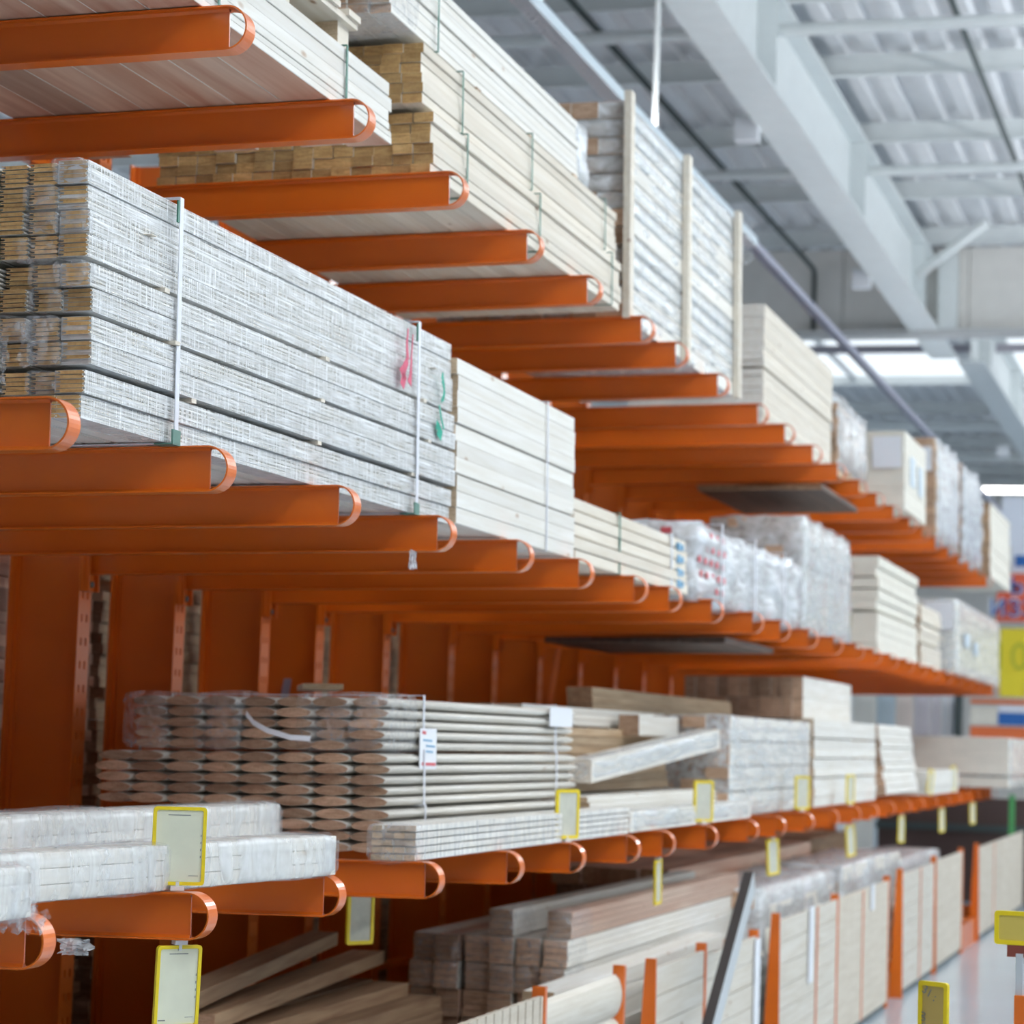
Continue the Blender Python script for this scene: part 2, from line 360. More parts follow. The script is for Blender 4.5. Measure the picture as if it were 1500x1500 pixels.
# sheet stack, two packs
t, h = bundle('board_pack', 'lower pack of pale boards right behind the battened white stack, top level', -2.43, 13.42, 15.85, Z3, 3, 9, .25, .033, PALE, WHITE, .008, .003)
bundle('board_pack', 'upper pack of pale boards behind the battened white stack, dark seam under it', -2.43, 13.40, 15.87, Z3+h+.012, 3, 10, .25, .034, PALE, WHITE, .008, .003)
t, h = bundle('wrapped_board_stack', 'round-shouldered stack in glossy crinkled film on the topmost level', -2.41, 15.98, 17.3, Z3, 4, 12, .2, .046, GREYW, ENDB, .02, .01, skip=lambda r,c: r > 9 and c == 0)
wrap(t, .8, 1.32, .555, .04, FILMR, 9, off=.015, ny=20, round_=.12)
t, h = bundle('cream_panel_stack', 'cream panel stack bearing a square white label, topmost level far away', -2.27, 18.35, 19.7, Z3, 1, 11, .70, .052, CREAM, CREAM, .006, .003)
MB().box(-.23,-.02,-.016,-.012,.30,.53).build('white_label', WHITEP, t)
MB().box(.004,.008,.3,.6,.2,.42).build('blue_stamp', PALEB, t); MB().box(.004,.008,.8,1.1,.18,.4).build('blue_stamp', PALEB, t)
t, h = bundle('wrapped_board_stack', 'brown-ended stack in milky film, third from the far end of the top level', -2.33, 20.9, 22.6, Z3, 4, 16, .16, .052, TAN, ENDB, .02, .008)
wrap(t, .64, 1.7, h, .04, FILMW, 12, off=.012, loc=(0,.14,0))
MB().box(-.2,-.02,-.06,-.05,.55,.75).build('white_label', WHITEP, t)
t, h = bundle('wrapped_board_stack', 'slatted brown-ended stack in bright film, second from the far end of the top level', -2.35, 23.2, 25.0, Z3, 4, 22, .17, .040, DARKW, ENDB, .02, .008)
wrap(t, .68, 1.75, h, .05, FILMW, 15, off=.012, loc=(0,.12,0))
t, h = bundle('timber_stack', 'dark brown-ended stack with a pale flat side at the far end of the top level', -2.30, 25.6, 28.0, Z3, 5, 15, .12, .05, CREAM, GREYW, .02, .004)
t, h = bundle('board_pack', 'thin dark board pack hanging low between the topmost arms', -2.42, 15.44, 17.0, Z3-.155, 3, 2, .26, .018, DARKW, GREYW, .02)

# ------------------------------------------------------------------ level 2 goods
Z2 = LZ[1]+.003
# tongue and groove packs
def pack_mesh(seed, ln, n=5, w=.0712, h=.0505):
    r = random.Random(seed); b = MB(); th = h/n
    for k in range(n):
        z = k*th; dy = r.uniform(-.002, .004); g = .0013
        prof = [(-w+.004, z+g), (-.004, z+g), (-.004, z+th*.28), (0, z+th*.33), (0, z+th*.67), (-.004, z+th*.72), (-.004, z+th-g*.4), (-w+.004, z+th-g*.4), (-w+.003, z+th*.8), (-w+.014, z+th*.72), (-w+.014, z+th*.32), (-w+.003, z+th*.24)]
        b.prism_y(prof, dy, ln+r.uniform(-.006,.006), 0, 1)
    return b.mesh('board_pack', [WHITE, END])
M1L = 2.62
packs = [pack_mesh(i, M1L) for i in range(4)]
m1 = thing('wrapped_paneling_bundle', 'big strapped bundle of film-wrapped tongue-and-groove packs, red and green marks', 'timber bundle', (-2.402, 5.03, Z2), (0, TILT, -.012))
gap = {2: .012, 4: .010, 6: .012, 8: .003}; z = 0; gz = {}
shells = []
for r in range(10):
    z += gap.get(r, .001); gz[r] = z
    for c in range(9):
        jx = RND.uniform(-.003,.003) - (.028 if r == 0 else .018 if r in (1,) else .0) * (c == 0) * .6 - (.008*(r>5) + .006*(r>6) +.004*(r>7)) * 1.0
        p_ = place('board_pack', packs[RND.randrange(4)], m1, (-c*.0755+jx, RND.uniform(-.012,.014), z))
        if c == 0:
            me = shell(.0712, M1L, .0505, .0006, r*2.7, off=.0012, nx=2, ny=70, nz=2, round_=.001); me.materials.append(FILMX)
            place('plastic_wrap', me, p_, (0, .004, 0))
        if c < 3 and RND.random() < .25 or (c == 1 and r % 3):
            me = shell(.0712, .06, .0505, .008, r*5.1+c, off=.0015, nx=6, ny=5, nz=6, round_=.008); me.materials.append(FILMC)
            place('end_film', me, p_, (0, -.016-RND.random()*.02, 0))
    z += .0535
M1H = z
for r, ys in ((2, (.55, 1.4, 2.2)), (4, (.42, 1.42, 2.35)), (6, (.38, 1.45, 2.3)), (8, (.3, 2.4))):
    for y in ys:
        e = .012 if (r, y) == (4, .42) else .0
        MB().box(-.68, .001+e, y, y+.028, gz[r]-gap[r]+.0005, gz[r]-.0005).build('spacer_stick', [PALE], m1)
for y in (.45, 2.23):
    strap(m1, y, .70, M1H, STRAPW, .021, off=.007)
    b = MB(); b.box(.004,.0085,y-.02,y+.024,-.003,.03).box(-.04,.0085,y-.02,y+.024,-.006,-.002); b.build('corner_guard', plain('green_guard', (.10,.22,.18), .5), m1)
    MB().box(.004,.008,y-.022,y-.006,M1H-.055,M1H-.002).build('strap_clip', STRAPG, m1)
def stroke(name, pts, w, mat, parent, x=.0075):
    b = MB(); pts = [(y_, z_, w_*1.4 if w_ > .0061 or mat in (REDM, GREENM) else w_) for y_, z_, w_ in pts]
    for k in range(len(pts)-1):
        (y0, z0, w0), (y1, z1, w1) = pts[k], pts[k+1]
        d = Vector((0, y1-y0, z1-z0)).normalized(); n = Vector((0, -d.z, d.y))
        A = Vector((x, y0, z0)); B = Vector((x, y1, z1)); e = Vector((.001, 0, 0))
        P = [A-n*w0, A+n*w0, B+n*w1, B-n*w1]; b.quadbox(P+[q+e for q in P])
    return b.build(name, mat, parent)
stroke('red_paint_mark', [(2.12,.545,.003),(2.11,.50,.006),(2.12,.45,.009),(2.09,.42,.012),(2.07,.395,.02),(2.10,.375,.016)], 1, REDM, m1)
stroke('red_paint_mark', [(2.165,.535,.002),(2.155,.47,.004),(2.15,.41,.008),(2.14,.38,.014)], 1, REDM, m1)
stroke('green_paint_mark', [(2.46,.462,.004),(2.46,.44,.009),(2.48,.41,.006),(2.475,.385,.007),(2.45,.37,.004)], 1, GREENM, m1)
stroke('green_paint_mark', [(2.43,.355,.004),(2.45,.32,.005),(2.48,.285,.004)], 1, GREENM, m1)
stroke('green_paint_mark', [(2.41,.305,.003),(2.42,.28,.016),(2.46,.26,.012)], 1, GREENM, m1)
# loose end films hanging
crumple('end_film', (.07,.11), 2.2, FILMC, m1, (-.125,-.035,.17)); crumple('end_film', (.10,.06), 5.5, FILMC, m1, (-.12,-.04,.37)); crumple('end_film', (.03,.13), 7.5, FILMC, m1, (-.2,-.03,.12))

t, h = bundle('board_pack', 'pale whitish board pack directly behind the big wrapped paneling bundle', -2.372, 7.675, 9.19, Z2+.005, 3, 10, .22, .0522, WHITE, ENDP, .015, .004, gaps={3:.006, 6:.005})
strap(t, 1.1, .66, h, STRAPW, .012)
t, h = bundle('lumber_bundle', 'small sagging rough plank bundle with green strap and blue end stamps', -2.38, 9.2, 11.28, Z2, 6, 5, .11, .044, PALE, ENDP, .03, .01, gaps={1:.003,2:.007,3:.004,4:.008})
strap(t, .75, .66, h, STRAPG, .02); strap(t, 1.75, .66, h, STRAPW, .03)
for z0 in (.02, .07, .13, .185):
    MB().box(.0, .012, 1.87, 1.92, z0, z0+.034).build('blue_stamp', INKB, t); MB().box(0,.012,1.95,1.98,z0+.004,z0+.03).build('blue_stamp', INKB, t)
for x, y in ((-.05,.05), (-.3,.95), (-.45,1.6)): MB().box(x-.03, x, y, y+.05, h, h+.06).build('upright_peg', [CREAM], t)
m4 = thing('wrapped_pallet_load', 'long load in bluish-white film with red dotted print at its near end, middle level', 'wrapped load', (-2.40, 11.5, Z2), (0,TILT,0))
for r in range(6):
    for c in range(4): place('board', board_mesh(.2, .055, 3.1, WHITE, ENDP), m4, (-c*.2-.01, RND.uniform(0,.02), r*.056))
wrap(m4, .8, 3.15, .35, .05, FILMW, 2, off=.012, ny=40)
dt = MB().box(.0,.004,.0,.05,0,.028).mesh('red_print', [REDP]); db = MB().box(0,.05,0,.004,0,.028).mesh('red_print', [REDP])
for k in range(5):
    for j in range(5): place('red_print', dt, m4, (.024, .04+j*.14+(k % 2)*.04, .04+k*.064))
    for j in range(4): place('red_print', db, m4, (-.14-j*.17, -.03, .05+k*.062))
for y in (.6, 1.5, 2.4): strap(m4, y, .8, .36, STRAPW, .03, off=.03)
t, h = bundle('wrapped_board_stack', 'taller brown-ended stack in glistening film behind the red-printed load', -2.41, 14.75, 16.7, Z2, 5, 12, .11, .056, WHITE, ENDB, .02, .006)
wrap(t, .55, 1.95, h, .03, FILMR, 21, off=.012, ny=24)
t, h = bundle('cream_panel_stack', 'cream panel stack in layers with dark seams, middle level', -2.40, 18.0, 20.4, Z2, 1, 9, .62, .072, CREAM, CREAM, .004, .01, gaps={4:.02, 6:.01, 7:.012})
t, h = bundle('timber_stack', 'low dark-edged thin board stack between two cream stacks, middle level', -2.40, 20.6, 22.1, Z2, 4, 13, .14, .036, PALE, GREYW, .03, .01, gaps={5:.02, 9:.014})
t, h = bundle('cream_panel_stack', 'last cream block of the middle level, pale wrap over it and a white label', -2.31, 22.5, 26.9, Z2, 1, 9, .72, .073, CREAM, CREAM, .004, .004)
wrap(t, .72, 4.4, h, .01, FILM, 31, off=.01); MB().box(-.27,-.01,-.03,-.024,.38,.63).build('white_label', WHITEP, t)
MB().box(.02,.024,.6,1.1,.26,.38).build('blue_stamp', PALEB, t); MB().box(.02,.024,1.5,1.9,.22,.34).build('blue_stamp', PALEB, t)
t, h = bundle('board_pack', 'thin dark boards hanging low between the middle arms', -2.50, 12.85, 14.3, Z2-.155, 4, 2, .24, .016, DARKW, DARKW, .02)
# scrap of film dangling under the fourth arm
s = crumple('film_scrap', (.022,.06), 4.4, FILMW, None, (-2.375, 7.26, 2.262), (0,0,.3), depth=.012); tag(s, 'torn white film scrap dangling below a middle-level arm', 'plastic scrap')

# ------------------------------------------------------------------ level 1 goods
Z1 = LZ[0]+.002
def rounded_pack(name, label, loc, rot, w, ln, h, n, seed, amp=.006):
    t = thing(name, label, 'wrapped bundle', loc, rot)
    for c in range(n):
        for r in range(3): place('moulding', board_mesh(w/n-.002, h/3-.001, ln, WHITE, ENDP), t, (-c*w/n, RND.uniform(-.004,.004), r*h/3))
    wrap(t, w, ln, h, amp, FILMP, seed, off=.004, ny=60, round_=.012, loc=(0,0,0))
    e = wrap(t, w, .12, h, .012, FILMC, seed+2, 'end_film', off=.008, ny=6, round_=.03, loc=(0, ln-.10, 0)); 
    wrap(t, w, .5, h, .014, FILMC, seed+4, 'end_film', off=.006, ny=16, loc=(0, ln*.42, 0))
    return t
def pack_between(name, label, pn, pf, w, h, n, seed):
    d = Vector(pf)-Vector(pn); yaw = math.atan2(-d.x, d.y); pitch = math.atan2(d.z, math.hypot(d.x, d.y))
    return rounded_pack(name, label, pn, (pitch, TILT, yaw), w, d.length, h, n, seed)
pack_between('moulding_pack', 'front one of two long film-wrapped moulding packs at lower left', (-2.50, 4.35, Z1), (-2.285, 6.42, Z1), .16, .104, 4, 1)
pack_between('moulding_pack', 'rear one of two long film-wrapped moulding packs at lower left, end capped white', (-2.80, 4.35, Z1), (-2.76, 7.24, Z1), .18, .155, 4, 6)
pack_between('moulding_pack', 'short film-wrapped pack end at the left edge, torn film on the arm nose', (-2.27, 3.3, Z1), (-2.262, 4.58, Z1), .14, .10, 4, 12)
s = crumple('film_scrap', (.09,.07), 8.4, FILMC, None, (-2.30, 4.63, 1.352), (1.1,0,.2), depth=.05); tag(s, 'torn clear film scrap lying over the nearest arm nose', 'plastic scrap')
s = crumple('film_scrap', (.07,.035), 3.4, FILMP, None, (-2.35, 4.98, 1.268), (0,0,.2), depth=.02); tag(s, 'small crumpled white film scrap under the pack at the left edge', 'plastic scrap')

# half-log siding, lens shaped ends
def lens_mesh(w, th, ln, flip=False):
    n = 14; prof = []
    for i in range(n+1):
        u = i/n; x = -w*u; prof.append((x, th*.53 + th*.46*math.sin(math.pi*u)**.7))
    for i in range(n+1):
        u = 1-i/n; x = -w*u; prof.append((x, th*.34 - th*.34*math.sin(math.pi*u)**.7))
    prof.pop(); prof.pop(n+1)
    if flip: prof = [(x, th-z) for x, z in prof][::-1]
    return MB().prism_y(prof, 0, ln, 0, 1, True).mesh('siding_board', [WHITE, ENDB])
LM = [lens_mesh(.124, .0335, 2.25), lens_mesh(.124, .0325, 2.25)]
def siding(label, x, y, z, cols, rows, shift=0):
    t = thing('siding_bundle', label, 'timber bundle', (x, y, z), (0, TILT, -.02))
    for r in range(rows):
        for c in range(cols):
            place('siding_board', LM[(r+c) % 2], t, (-c*.1275+RND.uniform(-.004,.004), RND.uniform(-.02,.02), r*.0345))
    return t
s1 = siding('bottom bundle of lens-ended siding boards, partly hidden by a wrapped moulding pack', -2.555, 7.66, Z1, 7, 4)
strap(s1, .35, .9, .14, STRAPW, .012)
s2 = siding('middle bundle of lens-ended siding boards, reaching furthest left', -2.57, 7.68, Z1+.143, 8, 5)
strap(s2, .35, 1.02, .178, STRAPW, .014); strap(s2, 1.95, 1.02, .178, STRAPW, .014)
s3 = siding('top bundle of lens-ended siding boards with a paper label on its strap', -2.585, 7.70, Z1+.143+.179, 7, 5)
strap(s3, .35, .9, .178, STRAPW, .014); strap(s3, 1.95, .9, .178, STRAPW, .014)
wrap(s3, .16, .5, .18, .012, FILMC, 4, 'end_film', loc=(-.5, -.02, 0), ny=5); wrap(s3, .30, .3, .18, .01, FILMC, 14, 'end_film', loc=(.0, -.01, 0), ny=5); wrap(s3, .14, .4, .18, .012, FILMC, 24, 'end_film', loc=(-.77, -.02, 0), ny=5)
b = MB().box(.012,.015,.29,.46,-.06,.075); lb = b.build('paper_label', WHITEP, s3)
stroke('red_print', [(.31,.062,.005),(.345,.060,.005)], 1, REDP, s3, .0155); stroke('red_print', [(.31,-.042,.005),(.45,-.044,.005)], 1, REDP, s3, .0155)
for a, z0 in ((.32,.037),(.35,.018),(.33,.0)): stroke('grey_print', [(a,z0,.003),(a+.09,z0-.003,.003)], 1, INKB, s3, .0155)
MB().box(.012,.016,1.84,2.16,.10,.175).build('paper_label', WHITEP, s3)
# curled strap tail
MB().strip([(-.46,-.06,.115),(-.43,-.07,.085),(-.38,-.075,.06),(-.30,-.07,.038),(-.24,-.05,.035)], .018, (0,.4,1)).build('loose_strap', STRAPW, s3)
lo = s3.children[-1]
# scrap board on top
t = tag(place('offcut_board', board_mesh(.14,.02,.5,PALE,ENDP), None, (-2.95, 8.3, Z1+.143+.179+.200), (0,TILT,.4)), 'small pale offcut lying on the top siding bundle', 'board')

t, h = bundle('batten_bundle', 'white five-layer batten bundle in film in front of the siding bundles', -2.345, 7.30, 10.12, Z1, 4, 5, .035, .0185, WHITE, ENDP, .01, .002, cat='timber bundle', gaps={k:.0032 for k in range(1,5)})
wrap(t, .14, 2.82, h, .001, FILML, 3, off=.002, nx=2, ny=60, nz=2, round_=.002); wrap(t, .14, .12, h, .03, FILMC, 8, 'end_film', loc=(.002,-.05,0), nx=6, ny=6, nz=6)
t, h = bundle('batten_bundle', 'second white batten bundle further along the low arms, square brown end', -2.36, 10.2, 12.95, Z1, 3, 4, .045, .0215, WHITE, ENDB, .006, .002, cat='timber bundle')
wrap(t, .135, 2.7, h, .004, FILM, 5, off=.003, nx=2, ny=50, nz=2, loc=(0,.04,0))
bundle('batten_bundle', 'whitish two-layer bundle lying behind the second batten bundle', -2.52, 10.15, 13.0, Z1, 4, 6, .12, .0235, WHITE, ENDP, .02, .005, cat='timber bundle')
t, h = bundle('timber_stack', 'tan plank stack low behind the slanted white beam', -2.73, 10.1, 12.6, Z1+.145, 5, 4, .12, .04, TAN, ENDB, .03, .01)
bundle('board_pack', 'white boards lying on the tan plank stack', -2.86, 10.3, 13.1, Z1+.145+.29, 3, 3, .13, .028, WHITE, ENDP, .01)
bundle('timber_stack', 'brown plank layer right under the white boards, low level', -2.80, 10.3, 12.9, Z1+.145+.162, 4, 3, .13, .04, TAN, ENDB, .02)
def beam_between(name, label, pn, pf, w, h, side, end, cat='beam', wrapmat=None):
    d = Vector(pf)-Vector(pn); yaw = math.atan2(-d.x, d.y); pitch = math.atan2(d.z, math.hypot(d.x, d.y))
    o = place(name, MB().box(-w, 0, 0, d.length, 0, h, 0, 1).mesh(name, [side, end]), None, pn, (pitch, 0, yaw)); tag(o, label, cat)
    if wrapmat: wrap(o, w, d.length, h, .004, wrapmat, 3, off=.003, ny=40, nx=2, nz=2)
    return o
beam_between('wrapped_beam', 'long white wrapped beam slanting upward across the low-level stacks', (-2.60, 10.49, 1.55), (-2.50, 12.8, 1.705), .10, .10, WHITE, WHITE, wrapmat=FILM)
t, h = bundle('timber_stack', 'white-sided layered stack with brown ends, the slanted beam leaning on it', -2.455, 12.85, 15.45, Z1, 5, 8, .125, .062, WHITE, ENDB, .02, .006, gaps={2:.008, 4:.006, 6:.006})
wrap(t, .62, 2.6, h, .01, FILM, 51, off=.006, ny=24)
bundle('timber_stack', 'long brown-ended timber piece pack on top behind the siding bundles', -2.98, 12.0, 15.6, 1.875, 1, 3, .13, .038, TAN, GREYW, .01)
bundle('timber_stack', 'spaced white boards with dark gaps standing below the long brown timber pack', -2.72, 11.9, 12.8, Z1+.40, 4, 1, .15, .10, WHITE, ENDB, .01, gapx=.05)
t, h = bundle('timber_stack', 'tall striped brown-ended block pack at the back of the low level', -2.60, 16.1, 18.25, Z1, 11, 6, .07, .134, WHITE, ENDB, .01, .004, gaps={4:.012})
t, h = bundle('timber_stack', 'white layered stack right of the slanted beam, three dark seams', -2.45, 15.6, 18.45, Z1-.002, 1, 9, .13, .058, WHITE, ENDP, .01, .004, gaps={3:.008, 5:.006, 7:.008})
t = thing('timber_stack', 'leaning white pack with jumbled tan ends, far part of the low level', 'timber stack', (-2.36, 18.7, Z1+.01), (0, -.16, 0))
for r in range(9):
    for c in range(4): place('board', board_mesh(.095, .055, 2.0, WHITE, END if c else ENDB), t, (-c*.10+RND.uniform(-.01,.01)-.04, RND.uniform(-.06,.06), r*.058+.03))
bundle('board_pack', 'low white pack on the far low arms before the cream block', -2.34, 20.8, 23.2, Z1, 3, 5, .15, .04, WHITE, WHITE, .01)
t, h = bundle('cream_panel_stack', 'large cream block overhanging the far end of the low arms', -2.04, 25.0, 28.5, Z1+.02, 1, 6, .92, [.10,.11,.07,.07,.06,.05], CREAM, CREAM, .004, .002, gaps={1:.02}, rot=(0,0,0))
wrap(t, .92, 3.4, h, .01, FILM, 61, off=.006, loc=(0,.04,0))

# ------------------------------------------------------------------ bottom bay goods (loose pieces are things of their own)
G = 'loose rough planks heaped in the bottom bay'
lab = 'rough grey-brown plank in the loose heap at the bottom left of the rack'
for r in range(9):
    for c in range(5):
        x = -3.02-c*.145+RND.uniform(-.02,.02); y = 7.0+RND.uniform(-.25,.25)+(r > 6)*.2
        o = place('plank', board_mesh(.135, .052, 2.75, GREYW, ENDB), None, (x+.01, y, .162+r*.0535), (0, 0, RND.uniform(-.006,.006)))
        if r == 8 and c > 2: o.location.z -= 0; 
        tag(o, lab, 'plank', G)
ZT = .162+9*.0535
for k, (x, y, zz, ln) in enumerate([(-3.02,7.3,ZT,2.5),(-3.17,7.25,ZT,2.45),(-3.32,7.3,ZT,2.5),(-3.10,7.6,ZT+.0535,2.1),(-3.26,7.65,ZT+.0535,2.1)]):
    tag(place('plank', board_mesh(.14,.052,ln,GREYW,ENDB), None, (x,y,zz), (0,0,.004*k)), lab, 'plank', G)
beam_between('plank', 'single plank pair tilted upward on top of the bottom left heap', (-3.07,7.4,.865), (-3.36,9.5,.90), .11, .05, GREYW, ENDB, 'plank')
beam_between('plank', 'short tilted plank lying under the raised plank, bottom left heap', (-3.05,7.5,.79), (-3.30,9.9,.80), .13, .05, GREYW, ENDB, 'plank')
# wrapped small packs
G = 'film-wrapped board packs piled in the bottom bay'
PK = []
for v in range(3):
    b = MB(); hh = .108
    for k in range(4): b.box(-.1, 0, RND.uniform(0,.01), 3.6, k*hh/4+.001, (k+1)*hh/4-.001, 0, 1)
    PK.append(b.mesh('wrapped_board_pack', [PINK if v == 0 else WHITE, ENDB]))
for r in range(8):
    for c in range(6):
        if r == 7 and c in (1, 3, 4, 5): continue
        o = place('wrapped_board_pack', PK[RND.randrange(3)], None, (-2.53-c*.112+RND.uniform(-.008,.008), 9.9+RND.uniform(-.03,.03), .162+r*.1105), (0,0,RND.uniform(-.002,.002)))
        tag(o, 'square-ended film-wrapped board pack in the block pile of the bottom bay', 'timber pack', G)
        if r > 4:
            me = shell(.1, .35, .108, .012, r*3+c, off=.003, nx=3, ny=5, nz=3, round_=.01); me.materials.append(FILMC); place('end_film', me, o, (0,-.01,0))
bundle('timber_stack', 'long reddish-brown board pile stretching far behind the wrapped block pile', -2.92, 13.6, 18.5, .162, 4, 9, .16, .097, PINK, GREYW, .05, .01, rot=(0,0,0))
bundle('timber_stack', 'whitish long board pile beside the wrapped block pile, bottom bay', -2.34, 9.0, 12.2, .162, 1, 10, .12, .066, WHITE, ENDP, .03, .006, rot=(0,0,0))
for k in range(3):
    y = 13.6+k*.1
for (y0, y1, x, n, lb) in ((13.4,16.2,-2.40,9,'white film-wrapped pile in the bottom bay below the fourth hanging tag'),(16.4,19.4,-2.40,9,'second white wrapped pile along the bottom bay'),(19.6,22.5,-2.42,8,'third white wrapped pile along the bottom bay, lower than its neighbour')):
    t, h = bundle('wrapped_board_stack', lb, x, y0, y1, .162, 3, n, .16, .088, WHITE, ENDB, .04, .012, rot=(0,0,0))
    wrap(t, .48, y1-y0, h, .03, FILMW, y0, off=.008, ny=20)
bundle('timber_stack', 'brown timber block standing upright behind the white wrapped piles', -3.0, 19.0, 21.0, .162, 5, 7, .12, .125, GREYW, ENDB, .04, .01, rot=(0,0,0))
bundle('timber_stack', 'low pale timber stack in the very corner at the bottom left', -3.0, 5.3, 6.6, .162, 3, 8, .14, .06, PALE, ENDP, .02, rot=(0,0,0))

# goods on the far side of the rack
for k, (y0, y1, z0, rows, side) in enumerate([(6.9,9.0,1.33,24,PINK),(9.1,10.4,1.33,27,TAN),(10.6,13.2,1.33,27,TAN),(6.9,9.0,.16,24,GREYW),(9.15,11.0,.16,22,GREYW),(13.4,16.0,1.33,27,TAN),(11.2,14.0,.16,22,GREYW),(14.2,17.5,.16,22,GREYW),(17.7,21.5,.16,22,GREYW),(16.2,20.0,1.33,20,TAN)]):
    lbs = ['reddish board stack behind the nearest column, seen at the left edge','tan film-edged board stack seen between the first two columns','tan board stack seen right of the second column','brown stack low behind the nearest column','brown stack low between the first columns','tan board stack far behind the columns','dim brown stack behind the middle columns near the floor','dim brown stack behind the far middle columns near the floor','dim brown stack behind the last columns near the floor','tan board stack behind the farthest columns']
    bundle('timber_stack', lbs[k], -4.24, y0, y1, z0, 3, rows, .22, .042, side, ENDB, .03, .012, rot=(0,0,0))
for y in AY[2:13]:
    place('rear_arm', MB().box(-1.0,-CD,-.0275,.0275,1.20,1.32).mesh('rear_arm',[ORANGE]) if y == AY[2] else bpy.data.meshes['rear_arm'], rack, (0,y-4.68,0))

# ------------------------------------------------------------------ front dividers on the floor
XP = -2.19
SAMP = {'v': wood('pale_strip_board', (.66,.60,.50), (.56,.49,.39), amt=.1, knots=False), 'h': wood('pale_sample_plank', (.74,.70,.62), (.62,.56,.46), amt=.1)}
def rail_panel(label, y0, y1, kind, z1=.86, posts=(0, 1), wide=(), strips=(), labels=()):
    t = thing('sample_panel', label, 'display panel', (XP, y0, 0)); ln = y1-y0; b = MB()
    if kind == 'slat':
        n = int(ln/.045)
        for k in range(n): b.box(-.018-(k % 2)*.003, -(k % 2)*.003, k*ln/n+.002, (k+1)*ln/n-.002, .04, z1-.02)
    elif kind == 'plank':
        n = 7
        for k in range(n): b.box(-.018, -RND.random()*.002, 0, ln, .04+k*(z1-.06)/n+.002, .04+(k+1)*(z1-.06)/n-.002)
    elif kind == 'log':
        n = 5; hh = (z1-.06)/n
        for k in range(n):
            prof = [(-.03,0)]+[(-.03+.03*math.sin(math.pi*i/8)**.6, hh*i/8) for i in range(1, 8)]+[(-.03,hh-.003)]
            b.prism_y([(x, .04+k*hh+z) for x, z in prof], 0, ln, 0, 0)
    elif kind == 'wide':
        for k in range(max(2, int(ln/.28))):
            n = max(2, int(ln/.28)); b.box(-.018, 0, k*ln/n+.002, (k+1)*ln/n-.002, .04, z1-.02)
    b.build('sample_board', [SAMP['v' if kind in ('slat','wide') else 'h']], t)
    MB().box(-.03, -.019, 0, ln, .0, .05).build('base_rail', [DARKM], t)
    for p_ in posts:
        y = p_*ln; MB().box(-.04, .006, y-.014, y+.014, .0, z1+.01).build('frame_post', ORANGE, t)
    for p_ in wide:
        y = p_*ln; b = MB(); b.quadbox([(-.075,y-.016,0),(.02,y-.016,0),(.02,y,0),(-.075,y,0),(-.035,y-.016,z1+.02),(.008,y-.016,z1+.02),(.008,y,z1+.02),(-.035,y,z1+.02)]); b.build('frame_foot', ORANGE, t)
    for s_ in strips: MB().box(.001, .006, s_*ln-.02, s_*ln+.02, .04, z1-.02).build('orange_strip', plain('faded_orange', (.70,.28,.16), .6), t)
    for (s_, za, zb) in labels: MB().box(.004, .012, s_*ln-.06, s_*ln+.07, za, zb).build('hanging_label', WHITEP, t)
    return t
rail_panel('narrow-strip divider panel at the near end of the partition', 6.3, 8.28, 'slat', .90, (1,))
rail_panel('half-log divider panel with rounded bands, second from the near end', 8.32, 9.44, 'log', .88, (1,))
rail_panel('divider panel with a pale edge strip right of the half-log panel', 9.98, 11.0, 'plank', .855, (1,), (0,))
rail_panel('plank divider panel behind the leaning metal profile', 11.04, 12.28, 'plank', .83, (1,), (), (), ((.97,.3,.8),))
rail_panel('plank divider panel with a hanging white label and a broad orange foot', 12.88, 14.92, 'plank', .865, (1,), (0,), (.62,), ((.5,.45,.86),))
rail_panel('double pale divider panel right of the labelled plank panel', 14.95, 17.26, 'wide', .865, (1,), (), (.45,), ((.62,.7,.86),))
rail_panel('divider panel with an orange middle strip and lined planks', 17.95, 20.02, 'plank', .875, (), (0,), (.55,))
rail_panel('broad pale divider panel before the dark gap', 20.08, 22.2, 'wide', .885, (1,), (0,))
rail_panel('divider panel beyond the dark gap with a fine orange strip', 23.6, 26.0, 'wide', .87, (), (0,), (.7,))
rail_panel('brownish last divider panel at the right edge', 26.05, 29.0, 'wide', .87, ())
bin_ = tag(MB().box(0,.35,0,1.3,0,.22).build('orange_bin', ORANGE, None, (-2.55,22.25,0)), 'low orange bin in the dark gap between two divider panels', 'bin')

# leaning aluminium profile
pb = Vector((-1.93, 8.9, 0)); pt = Vector((-2.06, 11.32, 1.121)); d = (pt-pb)
prof = thing('metal_profile', 'leaning aluminium profile with one dark side in front of the divider panels', 'metal profile', pb)
dn = d.normalized(); sx = Vector((1,0,0)); sx = (sx - dn*sx.dot(dn)).normalized(); sy = dn.cross(sx)
def obox(a0,a1,b0,b1,l0,l1,mi=(0,)*6): return MB().quadbox([sx*x+sy*y+dn*z for z in (l0,l1) for x, y in ((a0,b0),(a1,b0),(a1,b1),(a0,b1))], mi)
obox(-.022,.022,-.05,.05,0,d.length).build('channel', STEEL, prof)
obox(-.0225,.020,-.0515,-.0495,0,d.length-.002).build('dark_face', BLACKP, prof); obox(-.0225,.020,.0495,.0515,0,d.length-.002).build('dark_face', BLACKP, prof)  # dark sheets on two opposite sides of the profile

